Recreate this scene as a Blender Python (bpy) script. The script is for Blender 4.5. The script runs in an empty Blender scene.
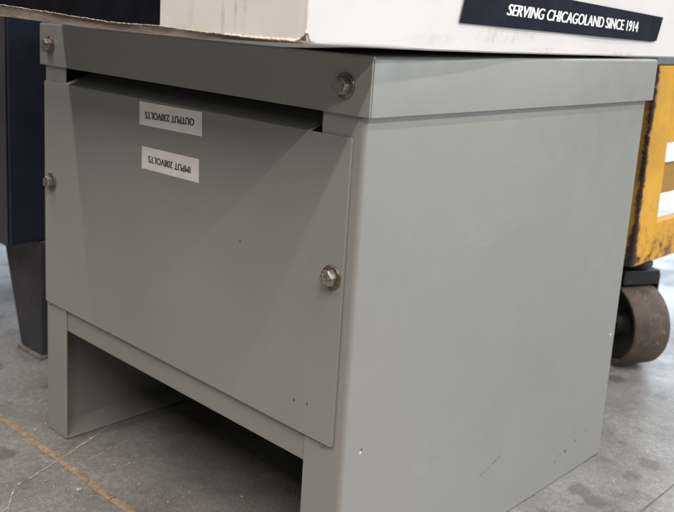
import bpy, bmesh, math, random
from mathutils import Vector, Matrix, noise

S = bpy.context.scene
C = S.collection
random.seed(7)
PI = math.pi

# ------------------------------------------------------------------ camera
cam_d = bpy.data.cameras.new('camera')
cam = bpy.data.objects.new('camera', cam_d)
C.objects.link(cam)
right = Vector((0.718010, 0.693480, 0.059556))
up = Vector((-0.185961, 0.108675, 0.976529))
fwd = Vector((-0.670731, 0.712232, -0.206990))
M = Matrix(((right.x, up.x, -fwd.x, 1.016591),
            (right.y, up.y, -fwd.y, -0.552811),
            (right.z, up.z, -fwd.z, 0.565817),
            (0, 0, 0, 1)))
cam.matrix_world = M
cam_d.sensor_width = 36.0
cam_d.lens = 36.0 * 888.323 / 674.0
cam_d.shift_x = (337.0 - 330.367) / 674.0
cam_d.shift_y = -(256.0 - 200.26) / 674.0
cam_d.clip_start = 0.02
cam_d.clip_end = 200
cam_d.dof.use_dof = True
cam_d.dof.focus_distance = 0.88
cam_d.dof.aperture_fstop = 10.0
S.camera = cam

# ------------------------------------------------------------------ light
S.view_settings.view_transform = 'Standard'
S.view_settings.look = 'None'
S.view_settings.exposure = 0.0
S.view_settings.gamma = 1.0
W = bpy.data.worlds.new('World')
S.world = W
W.use_nodes = True
bg = W.node_tree.nodes['Background']
bg.inputs['Color'].default_value = (0.90, 0.95, 1.0, 1)
bg.inputs['Strength'].default_value = 0.085


def area(name, loc, direction, sx, sy, power, color):
    d = bpy.data.lights.new(name, 'AREA')
    d.shape = 'RECTANGLE'
    d.size, d.size_y = sx, sy
    d.energy = power
    d.color = color
    o = bpy.data.objects.new(name, d)
    o.location = loc
    o.rotation_euler = Vector(direction).to_track_quat('-Z', 'Y').to_euler()
    C.objects.link(o)
    return o


WARM = (1.0, 0.882, 0.80)
COOL = (0.93, 0.97, 1.0)
# tubes of the workshop ceiling, each running away from the camera
area('ceiling_tube', (3.5, -1.75, 3.2), (0, 0, -1), 0.07, 3.0, 145, WARM)
area('ceiling_tube', (1.85, -1.75, 3.2), (0, 0, -1), 0.06, 3.0, 98, WARM)
area('ceiling_tube', (-0.45, -1.75, 3.2), (0, 0, -1), 0.06, 3.0, 73, WARM)
area('ceiling_tube', (3.2, 2.2, 3.2), (0, 0, -1), 0.2, 2.4, 110, COOL)
area('ceiling_tube', (0.75, 3.9, 3.2), (0, 0, -1), 0.3, 3.0, 110, COOL)
# open dock door at the far end of the hall
area('dock_door', (-2.6, 9.0, 1.7), (0, -1, 0), 6.0, 3.2, 600, (0.76, 0.88, 1.0))

area('far_window', (-5.5, 2.0, 1.8), (1, -.12, -.05), 4.0, 2.4, 120, (0.82, 0.91, 1.0))
area('side_door', (6.5, 5.5, 1.9), (-.80, -.60, -.05), 3.6, 3.0, 268, (0.84, 0.92, 1.0))

# ------------------------------------------------------------------ material helpers


def new_mat(name):
    m = bpy.data.materials.new(name)
    m.use_nodes = True
    nt = m.node_tree
    return m, nt, nt.nodes['Principled BSDF']


class N:
    """tiny node-graph helper"""
    def __init__(self, nt):
        self.nt = nt
        self.tc = nt.nodes.new('ShaderNodeTexCoord')

    def _in(self, sock, v):
        if hasattr(v, 'is_linked') or isinstance(v, bpy.types.NodeSocket):
            self.nt.links.new(v, sock)
        else:
            sock.default_value = v

    @property
    def co(self):
        return self.tc.outputs['Object']

    def sep(self, v=None):
        n = self.nt.nodes.new('ShaderNodeSeparateXYZ')
        self._in(n.inputs[0], v or self.co)
        return n.outputs

    def mapping(self, scale=(1, 1, 1), loc=(0, 0, 0), rot=(0, 0, 0), v=None):
        n = self.nt.nodes.new('ShaderNodeMapping')
        self._in(n.inputs[0], v or self.co)
        n.inputs['Scale'].default_value = scale
        n.inputs['Location'].default_value = loc
        n.inputs['Rotation'].default_value = rot
        return n.outputs[0]

    def noise(self, scale, detail=4, rough=0.55, v=None, dist=0.0):
        n = self.nt.nodes.new('ShaderNodeTexNoise')
        self._in(n.inputs['Vector'], v or self.co)
        n.inputs['Scale'].default_value = scale
        n.inputs['Detail'].default_value = detail
        n.inputs['Roughness'].default_value = rough
        n.inputs['Distortion'].default_value = dist
        return n.outputs['Fac']

    def voro(self, scale, v=None, feature='F1', rnd=1.0):
        n = self.nt.nodes.new('ShaderNodeTexVoronoi')
        n.feature = feature
        self._in(n.inputs['Vector'], v or self.co)
        n.inputs['Scale'].default_value = scale
        n.inputs['Randomness'].default_value = rnd
        return n.outputs

    def ramp(self, fac, a, b, lo=0.0, hi=1.0):
        n = self.nt.nodes.new('ShaderNodeMapRange')
        n.interpolation_type = 'SMOOTHSTEP'
        self._in(n.inputs[0], fac)
        n.inputs[1].default_value = a
        n.inputs[2].default_value = b
        n.inputs[3].default_value = lo
        n.inputs[4].default_value = hi
        return n.outputs[0]

    def math(self, op, a, b=0.0, clamp=False):
        n = self.nt.nodes.new('ShaderNodeMath')
        n.operation = op
        n.use_clamp = clamp
        self._in(n.inputs[0], a)
        self._in(n.inputs[1], b)
        return n.outputs[0]

    def mix(self, fac, a, b):
        n = self.nt.nodes.new('ShaderNodeMix')
        n.data_type = 'RGBA'
        self._in(n.inputs[0], fac)
        self._in(n.inputs[6], a if not isinstance(a, tuple) else (*a, 1))
        self._in(n.inputs[7], b if not isinstance(b, tuple) else (*b, 1))
        return n.outputs[2]

    def bump(self, h, strength, dist, bsdf):
        n = self.nt.nodes.new('ShaderNodeBump')
        n.inputs['Strength'].default_value = strength
        n.inputs['Distance'].default_value = dist
        self._in(n.inputs['Height'], h)
        self.nt.links.new(n.outputs[0], bsdf.inputs['Normal'])

    def spot(self, c, r, axes=('y', 'z'), v=None):
        """1 inside a small ellipse at c with radii r (in two axes)"""
        o = self.sep(v)
        ix = {'x': 0, 'y': 1, 'z': 2}
        a = self.math('DIVIDE', self.math('SUBTRACT', o[ix[axes[0]]], c[0]), r[0])
        b = self.math('DIVIDE', self.math('SUBTRACT', o[ix[axes[1]]], c[1]), r[1])
        d = self.math('ADD', self.math('MULTIPLY', a, a), self.math('MULTIPLY', b, b))
        return self.ramp(d, 1.0, 0.5)


def simple(name, col, rough=0.5, metal=0.0, var=0.15, scale=40, bump=0.0, bscale=300):
    m, nt, b = new_mat(name)
    n = N(nt)
    f = n.noise(scale, 5)
    dark = tuple(c * (1 - var) for c in col)
    lite = tuple(min(1, c * (1 + var)) for c in col)
    nt.links.new(n.mix(n.ramp(f, .3, .7), dark, lite), b.inputs['Base Color'])
    nt.links.new(n.ramp(n.noise(scale * 2.3, 4), .3, .7, rough - .07, rough + .07), b.inputs['Roughness'])
    b.inputs['Metallic'].default_value = metal
    if bump:
        n.bump(n.noise(bscale, 3), bump, 0.001, b)
    return m


# grey powder coat of the enclosure (a few scuffs and a painted glint on the right side where the photo has them)
def mat_enclosure(name, marks=False, specks=()):
    m, nt, b = new_mat(name)
    n = N(nt)
    base = n.mix(n.ramp(n.noise(5, 4), .3, .7), (.262, .268, .249), (.285, .291, .271))
    # faint dust and rubbed smudges
    smu = n.ramp(n.noise(9, 6, .65, n.mapping((1, 1, .35)), 1.2), .56, .78, 0, .22)
    base = n.mix(smu, base, (.335, .33, .31))
    rub = n.ramp(n.noise(22, 5, .6), .66, .8, 0, .35)
    base = n.mix(rub, base, (.222, .222, .21))
    fine = n.ramp(n.voro(95)['Distance'], .045, .02, 0, 1)
    fine = n.math('MULTIPLY', fine, n.ramp(n.noise(14, 2), .60, .64))
    base = n.mix(n.math('MULTIPLY', fine, .35), base, (.16, .155, .14))
    for (x, z, r) in specks:
        base = n.mix(n.spot((x - RX, z), (r, r * 1.3), ('x', 'z')), base, (.10, .095, .09))
    if marks:
        for (y, z, ry, rz, col) in MARKS:
            base = n.mix(n.spot((y, z), (ry, rz)), base, col)
        # one thin scratch
        rot = n.mapping((1, 1, 1), (0, 0, 0), (0, 0, 0))
        o = n.sep(rot)
        ln = n.math('SUBTRACT', o[2], n.math('ADD', n.math('MULTIPLY', n.math('SUBTRACT', o[1], -.005), .30), .080))
        ln = n.ramp(n.math('ABSOLUTE', ln), .0007, .0002)
        ends = n.math('MULTIPLY', n.ramp(o[1], -.042, -.034), n.ramp(o[1], .012, .002))
        ln = n.math('MULTIPLY', ln, n.math('MULTIPLY', ends, n.ramp(n.noise(160, 2), .42, .5)))
        base = n.mix(ln, base, (.06, .06, .06))
    if marks:
        for (y, z, ry, rz, f_) in ((.445 - RY, .283, .030, .010, .5), (.20 - RY, .36, .06, .02, .22), (.12 - RY, .12, .05, .012, .25), (.40 - RY, .16, .04, .03, .16), (.30 - RY, .43, .09, .012, .2)):  # first ellipse is a glint painted pale, the others are rubbed scuffs
            sm = n.math('MULTIPLY', n.spot((y, z), (ry, rz)), n.ramp(n.noise(38, 5, .65, n.mapping((1, 1, 2.2))), .40, .80, 0, f_))
            base = n.mix(sm, base, (.38, .38, .362))
    else:
        # hand marks and fine scratches
        sc = n.noise(16, 3, .5, n.mapping((9, 1, .6), rot=(0, .6, 0)))
        base = n.mix(n.ramp(sc, .70, .76, 0, .22), base, (.40, .395, .37))
    nt.links.new(base, b.inputs['Base Color'])
    nt.links.new(n.ramp(n.noise(30, 5), .3, .7, .31, .44), b.inputs['Roughness'])
    b.inputs['Specular IOR Level'].default_value = .45
    n.bump(n.math('ADD', n.noise(420, 2), n.math('ADD', n.math('MULTIPLY', n.noise(7, 2), 5.0), n.math('MULTIPLY', n.noise(2.6, 1), 14.0))), .11, 0.0008, b)
    return m


RX, RY = 0.2653, 0.2645           # base centre of the enclosure
MARKS = [(0.024 - RY, .171, .0017, .0020, (.62, .61, .59)), (0.0255 - RY, .1735, .0012, .0018, (.03, .03, .03)),
         (0.515 - RY, .174, .0026, .0018, (.75, .74, .70)),
         (0.427 - RY, .036, .0030, .0022, (.10, .10, .095)), (0.404 - RY, .030, .0018, .003, (.16, .16, .15)),
         (0.452 - RY, .043, .0024, .002, (.13, .13, .12)), (0.476 - RY, .050, .0016, .002, (.17, .17, .16)),
         (0.415 - RY, .036, .0012, .0016, (.17, .17, .16))]
ENC = mat_enclosure('grey_powder_coat')
ENC_F = mat_enclosure('grey_powder_coat_front', False, ((.3817, .3432, .0011), (.4677, .2081, .0014), (.4849, .2104, .0016), (.1316, .3364, .0008), (.4809, .3459, .0007)))
ENC_R = mat_enclosure('grey_powder_coat_scuffs_glint', True)

# zinc-plated bolts with grime
def mat_zinc():
    m, nt, b = new_mat('zinc_plate')
    n = N(nt)
    c = n.mix(n.ramp(n.noise(330, 4), .35, .68), (.25, .235, .205), (.47, .45, .41))
    c = n.mix(n.ramp(n.noise(150, 4), .56, .72, 0, .7), c, (.13, .09, .055))
    nt.links.new(c, b.inputs['Base Color'])
    b.inputs['Metallic'].default_value = .85
    nt.links.new(n.ramp(n.noise(400, 3), .3, .7, .28, .55), b.inputs['Roughness'])
    n.bump(n.noise(600, 2), .15, 0.0004, b)
    return m


ZINC = mat_zinc()
WASHER = simple('tarnished_washer', (.20, .165, .13), .42, .8, var=.45, scale=160, bump=.15)
STICKER = simple('label_paper', (.90, .88, .85), .45, var=.04, scale=60)
INK = simple('black_ink', (.03, .03, .032), .5, var=.1)
WHITE_INK = simple('white_ink', (.86, .86, .85), .5, var=.03)


def mat_concrete():
    m, nt, b = new_mat('worn_concrete')
    n = N(nt)
    big = n.noise(1.7, 5, .6, dist=.6)
    mid = n.noise(9, 7, .66, dist=.4)
    fine = n.noise(120, 5, .7)
    c = n.mix(n.ramp(big, .32, .68), (.205, .201, .192), (.285, .281, .272))
    c = n.mix(n.ramp(mid, .44, .68, 0, .7), c, (.35, .345, .335))
    c = n.mix(n.ramp(mid, .47, .30, 0, .75), c, (.085, .080, .072))
    c = n.mix(n.ramp(fine, .35, .65, 0, .5), c, (.13, .125, .115))
    grit = n.noise(430, 3, .7)
    c = n.mix(n.ramp(grit, .38, .50, .42, 0), c, (.075, .070, .063))
    c = n.mix(n.ramp(grit, .55, .68, 0, .35), c, (.42, .41, .385))
    # brownish film
    c = n.mix(n.ramp(n.noise(4.2, 6, .6, n.mapping(loc=(3, 1, 0))), .56, .72, 0, .4), c, (.20, .155, .105))
    # oil spots
    v = n.mapping((1, 1, 1), (.3, .7, 0))
    w = n.noise(40, 3)
    sp = n.math('ADD', n.voro(15, v)['Distance'], n.math('MULTIPLY', n.math('SUBTRACT', w, .5), .40))
    sp = n.math('MULTIPLY', n.ramp(sp, .30, .16), n.ramp(n.noise(3.1, 2, v=n.mapping(loc=(.2, 2, 0))), .38, .50, 0, .62))
    c = n.mix(sp, c, (.085, .082, .078))
    # pale specks of spilled plaster / paint
    k = n.math('ADD', n.voro(130)['Distance'], n.math('MULTIPLY', n.noise(300, 3), .25))
    k = n.math('MULTIPLY', n.ramp(k, .30, .22), n.ramp(n.noise(10, 3, .6), .48, .58))
    c = n.mix(n.math('MULTIPLY', k, .55), c, (.48, .46, .42))
    # scuff streaks
    st = n.noise(7, 4, .6, n.mapping((1, 9, 1), rot=(0, 0, .7)))
    c = n.mix(n.ramp(st, .64, .76, 0, .35), c, (.38, .375, .36))
    nt.links.new(c, b.inputs['Base Color'])
    nt.links.new(n.ramp(n.noise(6, 6, .65), .3, .7, .30, .52), b.inputs['Roughness'])
    b.inputs['Specular IOR Level'].default_value = .55
    h = n.math('ADD', n.math('MULTIPLY', fine, .5), n.math('ADD', n.noise(22, 5), n.math('MULTIPLY', k, .4)))
    n.bump(n.math('ADD', h, n.math('MULTIPLY', grit, .35)), .40, 0.003, b)
    return m


CONC = mat_concrete()


def mat_sealant():
    m, nt, b = new_mat('tan_joint_sealant')
    n = N(nt)
    c = n.mix(n.ramp(n.noise(55, 6, .7), .35, .65), (.235, .185, .135), (.36, .295, .22))
    c = n.mix(n.ramp(n.noise(23, 5, .6), .58, .68, 0, .8), c, (.50, .44, .35))
    c = n.mix(n.ramp(n.noise(140, 4), .60, .70, 0, .7), c, (.07, .055, .04))
    nt.links.new(c, b.inputs['Base Color'])
    b.inputs['Roughness'].default_value = .85
    n.bump(n.noise(170, 5, .7), .8, 0.003, b)
    return m


SEAL = mat_sealant()
DUST = simple('pale_crack_dust', (.37, .355, .33), .9, var=.4, scale=120, bump=.5)
DARKJ = simple('dark_joint', (.11, .105, .097), .9, var=.3, scale=60)


def mat_card(name, col, stain=0.5):
    m, nt, b = new_mat(name)
    n = N(nt)
    c = n.mix(n.ramp(n.noise(12, 5), .3, .7), tuple(x * .95 for x in col), col)
    # vertical rubbed stains
    s = n.noise(30, 5, .6, n.mapping((1, 1, .22)))
    s = n.math('MULTIPLY', n.ramp(s, .56, .72), n.ramp(n.noise(6, 2, v=n.mapping(loc=(1.3, .4, 2))), .50, .62))
    c = n.mix(n.math('MULTIPLY', s, stain), c, (.36, .29, .21))
    sm = n.ramp(n.noise(80, 5, .7), .66, .76, 0, .30 * stain)
    c = n.mix(sm, c, (.35, .31, .26))
    # rubbed streaks on the front and faint brown scuffs low on the right side
    g = n.noise(70, 4, .65, n.mapping((1, 1, .3)))
    for (x, w_, top, f_) in ((.189, .0022, .070, .55), (.203, .0016, .050, .45), (.213, .0022, .060, .6), (.150, .004, .035, .25)):
        sp = n.math('MULTIPLY', n.spot((x, .030), (w_, top * .5), ('x', 'z')), n.ramp(n.sep()[1], -.28, -.31))
        c = n.mix(n.math('MULTIPLY', sp, n.ramp(g, .40, .62, 0, f_)), c, (.30, .26, .21))
    for (y, z, ry, rz, f_) in ((-.07, .021, .07, .008, .4), (.02, .008, .05, .004, .45), (.20, .006, .035, .003, .5), (-.19, .016, .05, .005, .3), (-.02, .058, .05, .008, .25)):
        sp = n.math('MULTIPLY', n.spot((y, z), (ry, rz)), n.ramp(n.sep()[0], .20, .215))
        c = n.mix(n.math('MULTIPLY', sp, n.ramp(n.noise(60, 5, .65), .42, .66, 0, f_)), c, (.52, .42, .30))
    nt.links.new(c, b.inputs['Base Color'])
    b.inputs['Roughness'].default_value = .62
    b.inputs['Specular IOR Level'].default_value = .3
    n.bump(n.math('ADD', n.noise(9, 4, .5), n.math('MULTIPLY', n.noise(400, 2), .03)), .22, 0.006, b)
    return m


CARD = mat_card('white_carton', (.74, .730, .715))
CARD_BLACK = simple('black_carton_print', (.006, .006, .009), .6, var=.3, scale=30, bump=.1)


def mat_raw():
    m, nt, b = new_mat('raw_torn_board')
    n = N(nt)
    v = n.mapping((1, 1, 6))
    c = n.mix(n.ramp(n.noise(28, 6, .65, v), .3, .7), (.17, .145, .12), (.33, .295, .255))
    c = n.mix(n.ramp(n.noise(90, 5, .7, v), .58, .7, 0, .6), c, (.42, .38, .33))
    c = n.mix(n.ramp(n.noise(60, 3, .6, v), .62, .72, 0, .8), c, (.06, .045, .035))
    nt.links.new(c, b.inputs['Base Color'])
    b.inputs['Roughness'].default_value = .85
    n.bump(n.noise(150, 5, .7, v), .6, 0.002, b)
    return m


RAW = mat_raw()
TORN = simple('torn_paper_liner', (.66, .57, .45), .85, var=.22, scale=140, bump=.5)
PEEL = simple('cream_paper_liner', (.78, .73, .64), .8, var=.12, scale=120, bump=.3)
KRAFT = simple('brown_kraft_core', (.27, .17, .085), .9, var=.4, scale=160, bump=.6)
NAVY_LABEL = simple('navy_black_tape', (.009, .010, .020), .62, var=.15, scale=15)

NAVY = simple('navy_enamel', (.015, .021, .036), .45, var=.14, scale=9, bump=.06, bscale=200)
CHARCOAL = simple('charcoal_enamel', (.045, .047, .055), .5, var=.15, scale=14, bump=.06, bscale=200)
FOOTM = simple('worn_foot_steel', (.21, .195, .18), .6, var=.3, scale=60)


def mat_yellow(shade=0.0):
    m, nt, b = new_mat('chipped_yellow_enamel' if not shade else 'shaded_yellow_enamel')
    n = N(nt)
    o = n.sep()
    c = n.mix(n.ramp(n.noise(11, 5), .3, .7), (.66, .33, .018), (.76, .395, .024))
    # streaky grime running down the paint
    g = n.noise(20, 6, .7, n.mapping((1, 1, .3)))
    c = n.mix(n.ramp(g, .52, .78, 0, .4), c, (.38, .20, .030))
    if shade:
        c = n.mix(shade, c, (.12, .075, .028))  # shade painted in: pulls the yellow towards dark brown
    # chips: thicker towards the corner edge, the lower end and by random patches
    e = n.ramp(n.math('ADD', n.math('ABSOLUTE', o[1]), n.math('ABSOLUTE', n.math('SUBTRACT', o[0], .35))), .0, .016, .25, 0)
    lo = n.ramp(o[2], .285, .195, 0, .13)
    raw = n.math('ADD', n.math('ADD', n.math('ADD', n.math('MULTIPLY', n.noise(48, 7, .72), .75), n.math('MULTIPLY', n.noise(210, 4, .6), .25)), e), lo)
    c = n.mix(n.ramp(raw, .54, .72, 0, .75), c, (.22, .105, .025))
    c = n.mix(n.ramp(raw, .655, .685, 0, .9), c, (.10, .048, .022))
    k = n.ramp(raw, .68, .73)
    c = n.mix(k, c, (.030, .018, .013))
    nt.links.new(c, b.inputs['Base Color'])
    nt.links.new(n.ramp(k, 0, 1, .38, .85), b.inputs['Roughness'])
    n.bump(n.math('MULTIPLY', k, -1.0), .5, 0.001, b)
    return m


YEL = mat_yellow()
YEL_SHADE = mat_yellow(.55)  # same yellow with shade mixed into its colour


def mat_rust_wheel():
    m, nt, b = new_mat('rusted_wheel')
    n = N(nt)
    c = n.mix(n.ramp(n.noise(24, 6, .65), .3, .7), (.060, .045, .036), (.122, .090, .070))
    k = n.ramp(n.noise(120, 5, .65), .57, .72)
    c = n.mix(n.math('MULTIPLY', k, .6), c, (.30, .22, .155))
    nt.links.new(c, b.inputs['Base Color'])
    b.inputs['Roughness'].default_value = .78
    n.bump(n.noise(110, 5, .7), .5, 0.002, b)
    return m


RUSTW = mat_rust_wheel()
BLACKS = simple('greasy_black_steel', (.008, .0075, .0075), .55, var=.4, scale=60, bump=.2)
DECK = simple('grey_deck_steel', (.16, .16, .165), .5, var=.15, scale=20)

for m_ in (NAVY_LABEL, CARD_BLACK):
    m_.node_tree.nodes['Principled BSDF'].inputs['Specular IOR Level'].default_value = .12

# ------------------------------------------------------------------ object helpers


def link_mesh(name, bm, mat, parent=None, smooth=False, bevel=0.0, seg=2):
    """bm in world coordinates; the object's origin is its thing's base"""
    if parent is not None:
        base = parent
        while base.parent is not None:
            base = base.parent
        bmesh.ops.transform(bm, matrix=base.matrix_basis.inverted(), verts=bm.verts)
    me = bpy.data.meshes.new(name)
    bm.to_mesh(me)
    bm.free()
    for mm in (mat if isinstance(mat, (list, tuple)) else [mat]):
        me.materials.append(mm)
    o = bpy.data.objects.new(name, me)
    C.objects.link(o)
    if parent is not None:
        o.parent = parent
    if smooth:
        for p in me.polygons:
            p.use_smooth = True
    if bevel:
        md = o.modifiers.new('bevel', 'BEVEL')
        md.width = bevel
        md.segments = seg
        md.limit_method = 'ANGLE'
        md.angle_limit = math.radians(40)
        md.harden_normals = True
        for p in me.polygons:
            p.use_smooth = True
    return o


def thing(name, label, cat, loc=(0, 0, 0), rotz=0, group=None):
    o = bpy.data.objects.new(name, None)
    o.empty_display_size = .05
    o.location = loc
    o.rotation_euler = (0, 0, rotz)
    o.matrix_basis = Matrix.Translation(loc) @ Matrix.Rotation(rotz, 4, 'Z')
    C.objects.link(o)
    o['label'] = label
    o['category'] = cat
    if group:
        o['group'] = group
    return o


def structure(o):
    o['kind'] = 'structure'
    return o


def add_box(bm, x0, x1, y0, y1, z0, z1, mat=0):
    vs = [bm.verts.new((x, y, z)) for z in (z0, z1) for y in (y0, y1) for x in (x0, x1)]
    for f in ((0, 2, 3, 1), (4, 5, 7, 6), (0, 1, 5, 4), (2, 6, 7, 3), (0, 4, 6, 2), (1, 3, 7, 5)):
        fc = bm.faces.new([vs[i] for i in f])
        fc.material_index = mat
    return vs


def fillet(path, radii, n=6):
    """round the inner corners of a 2D polyline"""
    out = [Vector(path[0])]
    for i in range(1, len(path) - 1):
        p, a, b = Vector(path[i]), Vector(path[i - 1]), Vector(path[i + 1])
        r = radii[i]
        if r <= 0:
            out.append(p)
            continue
        d0, d1 = (a - p).normalized(), (b - p).normalized()
        ang = math.acos(max(-1, min(1, d0.dot(d1))))
        t = r / math.tan(ang / 2)
        bis = (d0 + d1).normalized()
        c = p + bis * (r / math.sin(ang / 2))
        s, e = p + d0 * t - c, p + d1 * t - c
        sa, ea = math.atan2(s.y, s.x), math.atan2(e.y, e.x)
        da = (ea - sa + PI) % (2 * PI) - PI
        for k in range(n + 1):
            q = sa + da * k / n
            out.append(c + Vector((math.cos(q), math.sin(q))) * r)
    out.append(Vector(path[-1]))
    return out


def offset_path(path, t):
    """offset polyline to its left by t"""
    res = []
    for i, p in enumerate(path):
        d = Vector((0, 0))
        k = 0
        ns = []
        if i > 0:
            e = (path[i] - path[i - 1]).normalized()
            ns.append(Vector((-e.y, e.x)))
        if i < len(path) - 1:
            e = (path[i + 1] - path[i]).normalized()
            ns.append(Vector((-e.y, e.x)))
        nn = sum(ns, Vector((0, 0))).normalized()
        c = nn.dot(ns[0])
        res.append(p + nn * (t / max(c, .3)))
    return res


def sheet(bm, path, t, place, lo, hi):
    """extrude a bent sheet: 2D path with thickness t (to its left) between lo and hi; place(u,v,w)->xyz"""
    q = offset_path(path, t)
    ring = list(path) + list(reversed(q))
    a = [bm.verts.new(place(p.x, p.y, lo)) for p in ring]
    b = [bm.verts.new(place(p.x, p.y, hi)) for p in ring]
    n = len(ring)
    for i in range(n):
        bm.faces.new((a[i], a[(i + 1) % n], b[(i + 1) % n], b[i]))
    m = len(path)
    for i in range(m - 1):
        bm.faces.new((a[i], a[n - 1 - i], a[n - 2 - i], a[i + 1]))
        bm.faces.new((b[i], b[i + 1], b[n - 2 - i], b[n - 1 - i]))
    bmesh.ops.recalc_face_normals(bm, faces=bm.faces)


def lathe(bm, prof, M4, n=28, cap=True):
    """revolve (r, h) profile about local Z, placed by M4"""
    rings = []
    for r, h in prof:
        rings.append([bm.verts.new(M4 @ Vector((r * math.cos(2 * PI * k / n), r * math.sin(2 * PI * k / n), h))) for k in range(n)])
    for a, b in zip(rings, rings[1:]):
        for k in range(n):
            bm.faces.new((a[k], a[(k + 1) % n], b[(k + 1) % n], b[k]))
    if cap:
        bm.faces.new(list(reversed(rings[0])))
        bm.faces.new(rings[-1])
    bmesh.ops.recalc_face_normals(bm, faces=bm.faces)


def lettering(name, text, mat, parent, place, bold=0.0, shear=0.0, spacing=1.0):
    """flat text mesh; place(u,v) with u,v in 0..1 over the text's bounds -> world xyz"""
    cu = bpy.data.curves.new(name, 'FONT')
    cu.body = text
    cu.size = 1
    cu.shear = shear
    cu.space_character = spacing
    cu.resolution_u = 6
    tmp = bpy.data.objects.new(name, cu)
    C.objects.link(tmp)
    dg = bpy.context.evaluated_depsgraph_get()
    dg.update()
    me = bpy.data.meshes.new_from_object(tmp.evaluated_get(dg))
    bpy.data.objects.remove(tmp)
    xs = [v.co.x for v in me.vertices]
    ys = [v.co.y for v in me.vertices]
    x0, x1, y0, y1 = min(xs), max(xs), min(ys), max(ys)
    bm = bmesh.new()
    bm.from_mesh(me)
    bpy.data.meshes.remove(me)
    for v in bm.verts:
        v.co = Vector(((v.co.x - x0) / (x1 - x0), (v.co.y - y0) / (y1 - y0), 0))
    src = list(bm.verts) + list(bm.edges) + list(bm.faces)
    reps = [list(bm.verts)]
    for k in range(1, 4 if bold else 1):
        d = bmesh.ops.duplicate(bm, geom=src)
        reps.append([g for g in d['geom'] if isinstance(g, bmesh.types.BMVert)])
    for k, vs in enumerate(reps):
        for v in vs:
            v.co = place(v.co.x + bold * (k - 1.5 if bold else 0), v.co.y, k * .00004)
    return link_mesh(name, bm, mat, parent)


# ------------------------------------------------------------------ the floor
bm = bmesh.new()
L = 60
vs = [bm.verts.new(v) for v in ((-L, -L, 0), (L, -L, 0), (L, L, 0), (-L, L, 0))]
bm.faces.new(vs)
structure(link_mesh('floor', bm, CONC))


def strip(name, pts, w, z, mat, jitter=.25, step=.004, crown=0.0, seed=0, gaps=0):
    """ragged strip lying on the floor along a polyline"""
    bm = bmesh.new()
    P = [Vector((*p, 0)) for p in pts]
    L = []
    for a, b in zip(P, P[1:]):
        n = max(2, int((b - a).length / step))
        for k in range(n):
            L.append(a.lerp(b, k / n))
    L.append(P[-1])
    prev = None
    for i, p in enumerate(L):
        d = (L[min(i + 1, len(L) - 1)] - L[max(i - 1, 0)]).normalized()
        s = Vector((-d.y, d.x, 0))
        q = p * 90 + Vector((seed, 0, 0))
        n1, n2 = noise.noise(q) + .5 * noise.noise(q * 3.1), noise.noise(q + Vector((0, 0, 9))) + .5 * noise.noise(q * 2.7 + Vector((4, 0, 0)))
        wob = noise.noise(p * 25 + Vector((0, seed, 3))) * w * jitter * .5
        a = p + s * (w / 2 * (1 + jitter * n1) + wob) + Vector((0, 0, z))
        b = p - s * (w / 2 * (1 + jitter * n2) - wob) + Vector((0, 0, z))
        m = p + s * wob + Vector((0, 0, z + crown * (1 + .5 * n1)))
        row = [bm.verts.new(a), bm.verts.new(m), bm.verts.new(b)]
        if gaps and noise.noise(p * 60 + Vector((seed, 7, 0))) < gaps - .5:
            prev = row
            continue
        if prev:
            bm.faces.new((prev[0], prev[1], row[1], row[0]))
            bm.faces.new((prev[1], prev[2], row[2], row[1]))
        prev = row
    bmesh.ops.recalc_face_normals(bm, faces=bm.faces)
    return structure(link_mesh(name, bm, mat, smooth=True))


strip('joint_sealant', [(-1.6, -.0365), (1.4, -.0305)], .0100, .0006, SEAL, .30, .0018, .0012)
strip('floor_crack', [(.160, -.150), (.151, -.131), (.135, -.119), (.114, -.102), (.108, -.08), (.096, -.048), (.0872, -.022), (.072, .012), (.060, .045), (.0514, .0644)],
      .0021, .0006, DUST, 1.3, .0012, 0, 5, .16)
strip('floor_crack', [(.115, -.028), (.112, .005), (.106, .03), (.100, .06)], .0014, .0006, DUST, 1.3, .0012, 0, 11, .25)
strip('floor_joint', [(.637, .02), (.637, 3.5)], .0012, .0005, DARKJ, .7, .006, 0, 3)

# loose pale flakes swept into the foreground
bm = bmesh.new()
for k in range(170):
    x = random.uniform(-.25, .34)
    y = random.uniform(-.26, .12)
    if random.random() < .6:
        x, y = random.gauss(.11, .09), random.gauss(-.07, .06)
    r = random.choice((.0005, .0006, .0008, .001, .0012, .0017))
    if k == 0:
        x, y, r = .168, -.052, .0050
    n = random.randint(4, 7)
    ph = random.uniform(0, 6)
    top = [bm.verts.new((x + r * random.uniform(.6, 1.2) * math.cos(ph + 2 * PI * i / n), y + .7 * r * random.uniform(.6, 1.2) * math.sin(ph + 2 * PI * i / n), .0012 + random.uniform(0, .4) * r)) for i in range(n)]
    bot = [bm.verts.new((v.co.x, v.co.y, .0004)) for v in top]
    bm.faces.new(top)
    for i in range(n):
        bm.faces.new((bot[i], bot[(i + 1) % n], top[(i + 1) % n], top[i]))
fl = link_mesh('floor_debris', bm, simple('plaster_flake', (.44, .415, .37), .85, var=.25, scale=90))
fl['kind'] = 'stuff'
fl['label'] = 'pale plaster flakes and grit scattered on the concrete floor'
fl['category'] = 'debris'

# ------------------------------------------------------------------ transformer enclosure
EW, ED, HB = .5307, .5291, .4822
HT = .5322
enc = thing('transformer_enclosure', 'grey steel transformer enclosure on legs with bolted front cover under the white box', 'transformer', (RX, RY, 0))
T = .002


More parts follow.
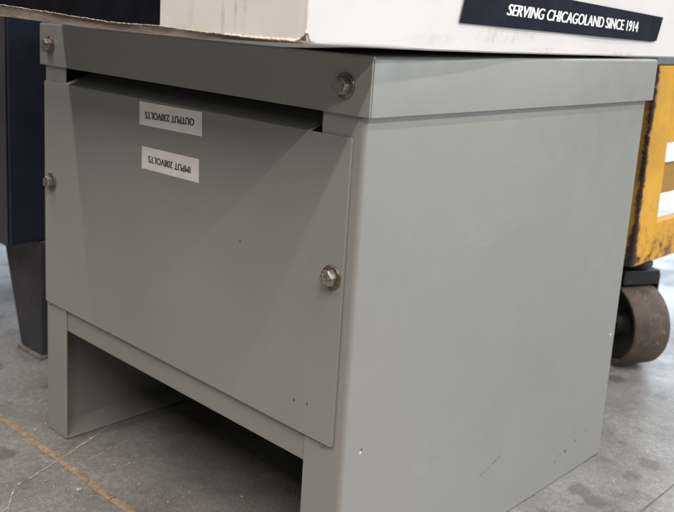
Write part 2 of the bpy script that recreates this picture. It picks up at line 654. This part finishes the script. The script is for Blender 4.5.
def side(mirror, mat):
    bm = bmesh.new()
    # plan outline of the bent side sheet: front flange - side - rear flange
    pth = [(.0498, 0), (0, 0), (0, ED), (.035, ED)]
    pth = fillet(pth, [0, .0045, .0045, 0], 7)
    if mirror:
        pl = lambda u, v, w: (EW - u, v, w)
    else:
        pl = lambda u, v, w: (u, v, w)
    sheet(bm, pth, -T, pl, 0.0012, HB + .02)
    # inward flange along the floor
    x0, x1 = (.0021, .050) if not mirror else (EW - .050, EW - .0021)
    add_box(bm, x0, x1, .0022, ED - .0022, .0010, .0030)
    bmesh.ops.recalc_face_normals(bm, faces=bm.faces)
    o = link_mesh('side_panel', bm, mat, enc, smooth=True, bevel=.0006, seg=2)
    return o


side(False, ENC)
side(True, ENC_R)
bm = bmesh.new()
sheet(bm, fillet([(.030, .1489), (.0022, .1489), (.0022, .205)], [0, .002, 0], 5), -.0018,
      lambda u, v, w: (w, u, v), .0488, EW - .0488)
link_mesh('front_rail', bm, ENC, enc, smooth=True, bevel=.0005)
bm = bmesh.new()
add_box(bm, .0025, EW - .0025, ED - .0045, ED - .0025, .002, HB + .02)
link_mesh('back_panel', bm, ENC, enc)
bm = bmesh.new()
add_box(bm, .0025, EW - .0025, .034, ED - .005, .1560, .1580)
link_mesh('bottom_pan', bm, ENC, enc)

# front cover with its leaning top flange
bm = bmesh.new()
PX0, PX1, PZ0, PZ1 = .0042, EW - .0117, .1794, .4629
prof = fillet([(-.0030, PZ0), (-.0030, PZ1), (.050, PZ1 + .020)], [0, .0022, 0], 5)
FX0, FX1 = .0505, EW - .0620
# flat plate
n = 5
rr = .003
pts = []
for (cx, cz, a0) in ((PX1 - rr, PZ0 + rr, -PI / 2), (PX1 - .001, PZ1 - .001, 0), (PX0 + .001, PZ1 - .001, PI / 2), (PX0 + rr, PZ0 + rr, PI)):
    r = rr if cz < .3 else .001
    for k in range(n + 1):
        a = a0 + PI / 2 * k / n
        pts.append((cx + r * math.cos(a), cz + r * math.sin(a)))
a = [bm.verts.new((x, -.0030, z)) for x, z in pts]
b = [bm.verts.new((x, -.0006, z)) for x, z in pts]
bm.faces.new(a)
bm.faces.new(list(reversed(b)))
for i in range(len(pts)):
    bm.faces.new((a[i], b[i], b[(i + 1) % len(pts)], a[(i + 1) % len(pts)]))
bmesh.ops.recalc_face_normals(bm, faces=bm.faces)
cover = link_mesh('front_cover', bm, ENC_F, enc, smooth=True, bevel=.0004)
bm = bmesh.new()
fp = [Vector((-.00315, PZ1 - .0016)), Vector((-.0029, PZ1 - .0004)), Vector((-.0018, PZ1 + .0006)), Vector((.004, PZ1 + .0026)), (Vector((.052, PZ1 + .020)))]
sheet(bm, fp, -.0014, lambda u, v, w: (w, u, v), FX0, FX1)
link_mesh('cover_flange', bm, ENC, cover, smooth=True, bevel=.0003)


def bolt(x, y, z, spin, parent):
    """flange-head hex bolt pointing to -y"""
    M4 = Matrix.Translation((x, y, z)) @ Matrix.Rotation(PI / 2, 4, 'X') @ Matrix.Rotation(spin, 4, 'Z')
    bm = bmesh.new()
    R = .0084
    hexp = []
    for (r, h) in ((R, .0018), (R, .0070), (R * .90, .0084), (R * .60, .0086)):
        hexp.append([bm.verts.new(M4 @ Vector((r * math.cos(PI / 3 * k), r * math.sin(PI / 3 * k), h))) for k in range(6)])
    for p, q in zip(hexp, hexp[1:]):
        for k in range(6):
            bm.faces.new((p[k], p[(k + 1) % 6], q[(k + 1) % 6], q[k]))
    bm.faces.new(hexp[-1])
    bm.faces.new(list(reversed(hexp[0])))
    # raised grade ticks on the head
    for k in range(3):
        Mk = M4 @ Matrix.Rotation(2 * PI / 3 * k, 4, 'Z')
        vs = add_box(bm, .0024, .0052, -.0005, .0005, .0084, .0092)
        for v in vs:
            v.co = Mk @ v.co
    bmesh.ops.recalc_face_normals(bm, faces=bm.faces)
    o = link_mesh('bolt', bm, ZINC, parent, bevel=.00045, seg=2)
    bm = bmesh.new()
    lathe(bm, [(.0108, 0), (.0112, .0006), (.0111, .0012), (.0104, .0017), (.0092, .0020), (.0080, .0022)], M4, 32)
    link_mesh('washer', bm, WASHER, o, smooth=True)
    return o


# lid: four lips round a top plate, open seams at the corners
lid_o, OF = .0057, .0031
X0, X1, Y0, Y1 = -lid_o, EW + lid_o, -OF, ED + lid_o
bm = bmesh.new()


def lip(path, pl, lo, hi, sgn=1):
    sheet(bm, fillet(path, [0, .0032, 0], 7), .0018 * sgn, pl, lo, hi)


sheet(bm, fillet([(X0, HB), (X0, HT), (X1, HT), (X1, HB - .0004)], [0, .0032, .0032, 0], 7), -.0018, lambda u, v, w: (u, w, v), Y0 + .0031, Y1)
lip([(.0006, HT + .0004), (Y0, HT + .0004), (Y0, HB)], lambda u, v, w: (w, u, v), X0, X1 + .0005)
lip([(Y1 - .012, HT - .0022), (Y1 - .002, HT - .0022), (Y1 - .002, HB)], lambda u, v, w: (w, u, v), X0 + .0025, X1 - .0025, -1)
bmesh.ops.recalc_face_normals(bm, faces=bm.faces)
lid = link_mesh('lid', bm, ENC, enc, smooth=True, bevel=.0005)

bolt(.0180, Y0, .5065, .35, lid)
bolt(.5080, Y0, .5060, .12, lid)
bolt(.0210, -.0030, .3390, .7, cover)
bolt(.5060, -.0030, .3380, .22, cover)


def tab(x, z):
    bm = bmesh.new()
    M4 = Matrix.Translation((x, .0002, z)) @ Matrix.Rotation(PI / 2, 4, 'X')
    lathe(bm, [(.0034, 0), (.0034, .0008), (.0026, .0018), (.0012, .0022)], M4, 16)
    link_mesh('screw', bm, ZINC, enc, smooth=True)


tab(.0105, .1772)
tab(EW - .0262, .1772)


def sticker(c, text, t0, t1):
    """c: corners tl, tr, br, bl as (x, z); the writing is upside down"""
    Y = -.0032
    bm = bmesh.new()
    a = [bm.verts.new((x, Y - .00025, z)) for x, z in c]
    b = [bm.verts.new((x, Y + .0001, z)) for x, z in c]
    bm.faces.new(list(reversed(a)))
    for i in range(4):
        bm.faces.new((a[i], a[(i + 1) % 4], b[(i + 1) % 4], b[i]))
    bmesh.ops.recalc_face_normals(bm, faces=bm.faces)
    s = link_mesh('sticker', bm, STICKER, cover)
    tl, tr, br, bl = [Vector(p) for p in c]
    # t0, t1: (u, v) of the writing's centre line at its left and right end in the photo; h: letter height
    (u0, v0), (u1, v1), h = t0, t1[:2], t1[2]

    def pl(u, v, o=0):
        uu = u1 + (u0 - u1) * u
        vv = v1 + (v0 - v1) * u - h * (v - .5)      # v measured from the bottom edge of the label
        p = bl.lerp(br, uu).lerp(tl.lerp(tr, uu), vv)
        return Vector((p.x, Y - .00045 - o, p.y))
    lettering('lettering', text, INK, s, pl, .0022, 0, 1.02)
    return s


sticker([(.2090, .4602), (.3170, .4611), (.3178, .4368), (.2098, .4350)], 'OUTPUT 230VOLTS', (.10, .45), (.885, .525, .30))
sticker([(.2150, .4122), (.3143, .4132), (.3150, .3890), (.2150, .3880)], 'IMPUT 208VOLTS', (.125, .49), (.865, .455, .30))

# ------------------------------------------------------------------ carton on top
A = Vector((.5569, -.10, 0))
TH = math.radians(3)
FD = Vector((math.cos(TH), math.sin(TH), 0))      # along the front, to the right
RD = Vector((-math.sin(TH), math.cos(TH), 0))     # along the right side, away
NF, NR = -RD, FD
box = thing('cardboard_box', 'big white cardboard box with torn bottom edge resting on the grey lid', 'box', (.28, .25, HT))


def curve(tab, u):
    for (a, za), (b, zb) in zip(tab, tab[1:]):
        if u <= b:
            f = max(0, (u - a) / (b - a))
            f = f * f * (3 - 2 * f) * .5 + f * .5
            return za + (zb - za) * f
    return tab[-1][1]


BOT = [(-.52, .5428), (-.423, .5413), (-.348, .5402), (-.25, .5387), (-.192, .5380), (-.115, .5390), (-.057, .5404), (0, .5422)]
TORNL = [(-.52, .5570), (-.423, .5533), (-.348, .5506), (-.281, .5477), (-.228, .5456), (-.166, .5462), (-.115, .5448), (-.058, .5440), (-.02, .5442), (0, .5440)]
RB = [(0, .5420), (.0072, .5413), (.0436, .5409), (.084, .5401), (.127, .5391), (.171, .5382), (.289, .5368), (.44, .5356), (.667, .5338), (.72, .5336), (.86, .5334)]
BW, BD, BT = .507, .86, .84
UBLK = -.1655


def P(u, v, z, out=0.0):
    p = A + FD * u + RD * v
    return Vector((p.x, p.y, z))


def torn_z(u):
    return curve(TORNL, u) + .0007 * noise.noise(Vector((u * 120, 1, 0))) + .0004 * noise.noise(Vector((u * 420, 5, 0)))


bm = bmesh.new()
us = sorted(set([-BW + BW * k / 230 for k in range(231)] + [UBLK]))
fz = [0, .006, .02, .05, .1, .2, 1]
rows = []
for u in us:
    zt = torn_z(u)
    zb = curve(BOT, u)
    col = [bm.verts.new(P(u, .0012, zb + .0004)), bm.verts.new(P(u, .0016, zt - .0004))]
    dent = .0010 * noise.noise(Vector((u * 9, 3, 0)))
    for f in fz:
        z = zt + (BT - zt) * f
        k = max(0, 1 - f * 18)
        col.append(bm.verts.new(P(u, (-.0004 + dent) * (1 if -BW + .01 < u < -.006 else 0) - .0006 * k * noise.noise(Vector((u * 60, z * 40, 2))), z)))
    rows.append((u, col))
for (u0, a), (u1, b) in zip(rows, rows[1:]):
    for k in range(len(a) - 1):
        f = bm.faces.new((a[k], b[k], b[k + 1], a[k + 1]))
        if k < 2:
            f.material_index = 1
        else:
            f.material_index = 2 if u1 <= UBLK + 1e-6 else 0
# right side, its lower edge rolled under
vsr = [BD * k / 90 for k in range(91)]
prevc = None
for v in vsr:
    zb = curve(RB, v)
    k0 = 1 - min(1, v / .03)
    roll = .0024
    col = [bm.verts.new(P(-.0045, v, zb + .0002)), bm.verts.new(P(-.0016, v, zb + .0004)), bm.verts.new(P(-.0004, v, zb + roll * .6)), bm.verts.new(P(0, v, zb + roll * 1.3))]
    for f in fz[1:]:
        z = zb + (BT - zb) * f
        w = .0016 * noise.noise(Vector((v * 7, z * 9, 8))) if .01 < v < BD - .01 and f < 1 else 0
        col.append(bm.verts.new(P(w, v, z)))
    if prevc:
        for k in range(len(col) - 1):
            bm.faces.new((prevc[k], col[k], col[k + 1], prevc[k + 1]))
    prevc = col
# bottom: edges hang free, the middle sags to the lid
nu, nv = 24, 30
grid = []
for i in range(nu + 1):
    row = []
    for j in range(nv + 1):
        u = -BW + .002 + (BW - .006) * i / nu
        v = .0016 + (BD - .003) * j / nv
        su = min(1, min(-u, BW + u) / .13)
        sv = min(1, v / .11, (BD - v) / .1)
        edge = min((-u, curve(RB, v)), (v, curve(BOT, u)), (BW + u, .5425), (BD - v, .5340))[1] + .0003
        s = min(su, sv)
        s = s * s * (3 - 2 * s)
        row.append(bm.verts.new(P(u, v, edge + (HT + .0006 - edge) * s)))
    grid.append(row)
for i in range(nu):
    for j in range(nv):
        bm.faces.new((grid[i][j], grid[i][j + 1], grid[i + 1][j + 1], grid[i + 1][j]))
# left, back and top
for q in ([(-BW, 0, .5428), (-BW, BD, .534), (-BW, BD, BT), (-BW, 0, BT)], [(-BW, BD, .534), (0, BD, .534), (0, BD, BT), (-BW, BD, BT)],
          [(-BW, 0, BT), (0, 0, BT), (0, BD, BT), (-BW, BD, BT)]):
    bm.faces.new([bm.verts.new(P(*p)) for p in q])
bmesh.ops.recalc_face_normals(bm, faces=bm.faces)
carton = link_mesh('carton', bm, [CARD, RAW, CARD_BLACK], box, smooth=False)
for p in carton.data.polygons:
    p.use_smooth = True
for e in carton.data.edges:
    pass
md = carton.modifiers.new('split', 'EDGE_SPLIT')
md.split_angle = math.radians(35)

# fringe of torn paper along the lower front edge
bm = bmesh.new()
prev = None
for k in range(900):
    u = -BW + BW * k / 899
    zt = torn_z(u)
    n1 = noise.noise(Vector((u * 260, 0, 1)))
    n2 = noise.noise(Vector((u * 900, 4, 1)))
    amp = .0009 if u < UBLK else .0014
    if u > -.055:
        amp = .0020
    low = zt - max(0.0001, amp * (.45 + .8 * n1 + .5 * n2))
    hi = zt + max(.0001, .0006 * (.4 + n2 + .6 * n1)) * (1.0 if u < UBLK else .6)
    o = -.0016 - .0008 * abs(n1)
    row = [bm.verts.new(P(u, -.0010, hi)), bm.verts.new(P(u, o, (hi + low) / 2)), bm.verts.new(P(u, -.0004 - .0006 * abs(n2), low))]
    if prev:
        for j in range(2):
            bm.faces.new((prev[j], row[j], row[j + 1], prev[j + 1]))
    prev = row
bmesh.ops.recalc_face_normals(bm, faces=bm.faces)
link_mesh('torn_liner', bm, TORN, box, smooth=True)
# brown corrugated core showing under the front right corner, with the peeled liner above it
def core_top(u):
    t = max(0, (u + .011) / .011)
    return torn_z(u) - .0003 + .0062 * t * t


bm = bmesh.new()
bl = bmesh.new()
prev = pl_ = None
for k in range(220):
    u = -.085 + .0854 * k / 219
    t = k / 219
    ze = curve(BOT, u)
    n1 = noise.noise(Vector((u * 300, 7, 1)))
    n2 = noise.noise(Vector((u * 800, 2, 6)))
    top = core_top(u) + .0002 * n1
    low = max(ze + .0004, torn_z(u) - (.0004 + .0030 * t) * (.8 + .6 * n1))
    if t > .93:
        low += (t - .93) / .07 * .0022
    row = [bm.verts.new(P(u, -.0011, top)), bm.verts.new(P(u, -.0008 + .0008 * n1, top * .6 + low * .4)), bm.verts.new(P(u, -.0006 + .0006 * n2, top * .25 + low * .75)), bm.verts.new(P(u, .0006, low))]
    lip_h = (.0009 + .0016 * max(0, (t - .45)) * 1.6) * (.8 + .5 * n1 + .25 * n2)
    lrow = [bl.verts.new(P(u, -.0005, top + lip_h)), bl.verts.new(P(u, -.0013 - .0003 * n2, top + lip_h * .55)), bl.verts.new(P(u, -.0024 - .0006 * n1, top - .0002 + .0002 * n2)), bl.verts.new(P(u, -.0012, top - .0003))]
    if prev:
        for j in range(3):
            bm.faces.new((prev[j], row[j], row[j + 1], prev[j + 1]))
            bl.faces.new((pl_[j], lrow[j], lrow[j + 1], pl_[j + 1]))
    prev, pl_ = row, lrow
# the peel wraps a little round the corner
for v0, z0, z1 in ((.0004, .5502, .5532), (.0016, .5476, .5506), (.0030, .5452, .5474), (.0046, .5434, .5446)):
    lrow = [bl.verts.new(P(.0002, v0, z1)), bl.verts.new(P(.0008, v0, z0 * .5 + z1 * .5)), bl.verts.new(P(.0016, v0, z0)), bl.verts.new(P(.0006, v0, z0 - .0003))]
    for j in range(3):
        bl.faces.new((pl_[j], lrow[j], lrow[j + 1], pl_[j + 1]))
    pl_ = lrow
bmesh.ops.recalc_face_normals(bm, faces=bm.faces)
bmesh.ops.recalc_face_normals(bl, faces=bl.faces)
link_mesh('corrugated_core', bm, KRAFT, box, smooth=True)
link_mesh('peeled_liner', bl, PEEL, box, smooth=True)

# dark printed strip on the right side with its slogan
LB = [(.1941, .5633), (.6478, .5532)]
q = dict(bl=(.1941, .5633), br=(.6478, .5532), tr=(.6608, .5841), tl=(.2040, .6000))


def side_pt(v, z, out):
    p = P(out + .0016 * noise.noise(Vector((v * 7, z * 9, 8))), v, z)
    return p


def quad(u, v, out):
    a = Vector(q['bl']).lerp(Vector(q['br']), u)
    b = Vector(q['tl']).lerp(Vector(q['tr']), u)
    c = a.lerp(b, v)
    return P(out, c.x, c.y)


bm = bmesh.new()
prev = None
NU = 60
for i in range(NU + 1):
    u = i / NU
    lo = 0.0
    if u > .965:
        lo = .07 * ((u - .965) / .035) ** 2
    row = [bm.verts.new(quad(u, lo + (1 - lo) * j / 6, .0022)) for j in range(7)]
    if prev:
        for j in range(6):
            bm.faces.new((prev[j], row[j], row[j + 1], prev[j + 1]))
    prev = row
bmesh.ops.recalc_face_normals(bm, faces=bm.faces)
lab = link_mesh('printed_strip', bm, NAVY_LABEL, box, smooth=True)
TQ = [Vector((.2735, .5728)), Vector((.5885, .5640)), Vector((.5825, .5763)), Vector((.2715, .5834))]


def text_pt(u, v, o=0):
    a = TQ[0].lerp(TQ[1], u)
    b = TQ[3].lerp(TQ[2], u)
    c = a.lerp(b, v)
    return P(.0026 + o, c.x, c.y)


lettering('lettering', 'SERVING CHICAGOLAND SINCE 1914', WHITE_INK, lab, text_pt, .0018, .48, 1.0)

# ------------------------------------------------------------------ machine cabinet behind on the left
mc = thing('machine_cabinet', 'dark navy machine cabinet on tapered grey leg at the left edge', 'machine', (-.6, .4, 0))
bm = bmesh.new()
add_box(bm, -1.10, -.2135, .058, .75, .1935, .95)
link_mesh('cabinet_body', bm, NAVY, mc, bevel=.003)
bm = bmesh.new()
add_box(bm, -1.10, -.2165, .0545, .0575, .1915, .95)
link_mesh('front_panel', bm, CHARCOAL, mc, bevel=.0012)


def leg(ya, yb, sx=1, x=-.2115):
    bm = bmesh.new()
    ring = []
    for z, w in ((.006, .066), (.1930, .128)):
        ring.append([bm.verts.new(v) for v in ((x - w, ya, z), (x, ya, z), (x, yb, z), (x - w, yb, z))])
    a, b = ring
    for i in range(4):
        f = bm.faces.new((a[i], a[(i + 1) % 4], b[(i + 1) % 4], b[i]))
        f.material_index = 0
    bm.faces.new(a)
    bm.faces.new(b)
    bmesh.ops.recalc_face_normals(bm, faces=bm.faces)
    o = link_mesh('leg', bm, [CHARCOAL, NAVY], mc, bevel=.002)
    bm = bmesh.new()
    add_box(bm, x - .070, x + .004, ya - .005, yb + .005, .0002, .0058)
    link_mesh('foot_plate', bm, FOOTM, o, bevel=.0012)


leg(.1060, .36)
leg(.1060, .36, x=-.98)

# ------------------------------------------------------------------ yellow steel cart behind on the right
cart = thing('steel_cart', 'yellow steel cart with chipped paint on rusty casters behind the enclosure', 'cart', (.07, .802, 0))
CX, CY, CYB, CXL = .420, .802, 2.30, -.30


def part(name, dims, mat, bevel=.003):
    bm = bmesh.new()
    add_box(bm, *dims)
    return link_mesh(name, bm, mat, cart, bevel=bevel)


for (x0, x1) in ((CX - .062, CX), (CXL, CXL + .062)):
    for (y0, y1) in ((CY, CY + .078), (CYB - .078, CYB)):
        po = part('corner_post', (x0, x1, y0, y1, .188, .515), [YEL, YEL_SHADE])
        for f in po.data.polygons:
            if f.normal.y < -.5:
                f.material_index = 1  # faces turned to the front carry the painted shade
for x0, x1 in ((CX - .020, CX - .0012), (CXL + .0012, CXL + .020)):
    # welded gusset of the top rail, mid bar, sill
    part('top_rail', (x0, x1, CY + .0785, CYB - .0785, .388, .5135), YEL, .002)
    part('mid_bar', (x0 - .012, x1 - .012, CY + .0785, CYB - .0785, .298, .347), YEL_SHADE, .002)  # mid bar darkened by colour, as if in shadow
    part('sill', (x0, x1, CY + .0785, CYB - .0785, .1865, .255), YEL, .002)
part('end_rail', (CXL + .063, CX - .063, CY + .004, CY + .024, .388, .5135), YEL_SHADE, .002)
part('end_rail', (CXL + .063, CX - .063, CYB - .024, CYB - .004, .420, .5135), YEL_SHADE, .002)
part('deck', (CXL - .004, CX - .0005, CY - .003, CYB + .004, .5162, .5300), DECK, .002)


def caster(cx, cy, ang):
    R, w = .0715, .070
    ax = Vector((math.cos(ang), math.sin(ang), 0))
    c = Vector((cx, cy, R + .001))
    Mw = Matrix.Translation(c) @ ax.to_track_quat('Z', 'Y').to_matrix().to_4x4()
    bm = bmesh.new()
    h = w / 2
    lathe(bm, [(R * .87, -h + .012), (R * .89, -h + .001), (R * .96, -h), (R, -h + .005), (R, h - .005), (R * .96, h), (R * .89, h - .001), (R * .87, h - .012)], Mw, 56, False)
    tmp = thing
    br = bmesh.new()
    # fork: top plate, two cheeks and kingpin
    side_v = Vector((-ax.y, ax.x, 0))
    M0 = Matrix(((side_v.x, ax.x, 0, cx), (side_v.y, ax.y, 0, cy), (0, 0, 1, 0), (0, 0, 0, 1)))
    vs = []
    lathe(br, [(.030, .178), (.030, .1855)], Matrix.Translation((cx, cy, 0)), 28)
    lathe(br, [(.020, .172), (.026, .174), (.026, .1778)], Matrix.Translation((cx, cy, 0)), 28)
    vs += add_box(br, -.020, .020, -.0415, -.0365, .060, .1655)
    vs += add_box(br, -.020, .020, .0365, .0415, .060, .1655)
    vs += add_box(br, -.024, .024, -.036, .036, .1465, .1715)
    vs += add_box(br, -.009, .009, -.047, -.042, .060, .078)
    for v in vs:
        v.co = M0 @ v.co
    bmesh.ops.recalc_face_normals(br, faces=br.faces)
    bk = link_mesh('caster_fork', br, BLACKS, cart, bevel=.002)
    wh = link_mesh('wheel', bm, RUSTW, bk, smooth=True)
    wh.modifiers.new('split', 'EDGE_SPLIT').split_angle = math.radians(38)
    bm = bmesh.new()
    lathe(bm, [(R * .87, -h + .014), (R * .45, -h + .022), (.020, -h + .022), (.020, -h + .004), (.010, -h + .002)], Mw, 40, False)
    lathe(bm, [(R * .87, h - .014), (R * .45, h - .022), (.020, h - .022), (.020, h - .004), (.010, h - .002)], Mw, 40, False)
    link_mesh('hub', bm, BLACKS, bk, smooth=True)
    return bk


WA = math.radians(63)
caster(.376 + .035 * math.cos(WA), .845 + .035 * math.sin(WA), WA)
caster(CXL + .05, .90, math.radians(20))
caster(.35, CYB - .09, math.radians(75))
caster(CXL + .05, CYB - .09, math.radians(40))
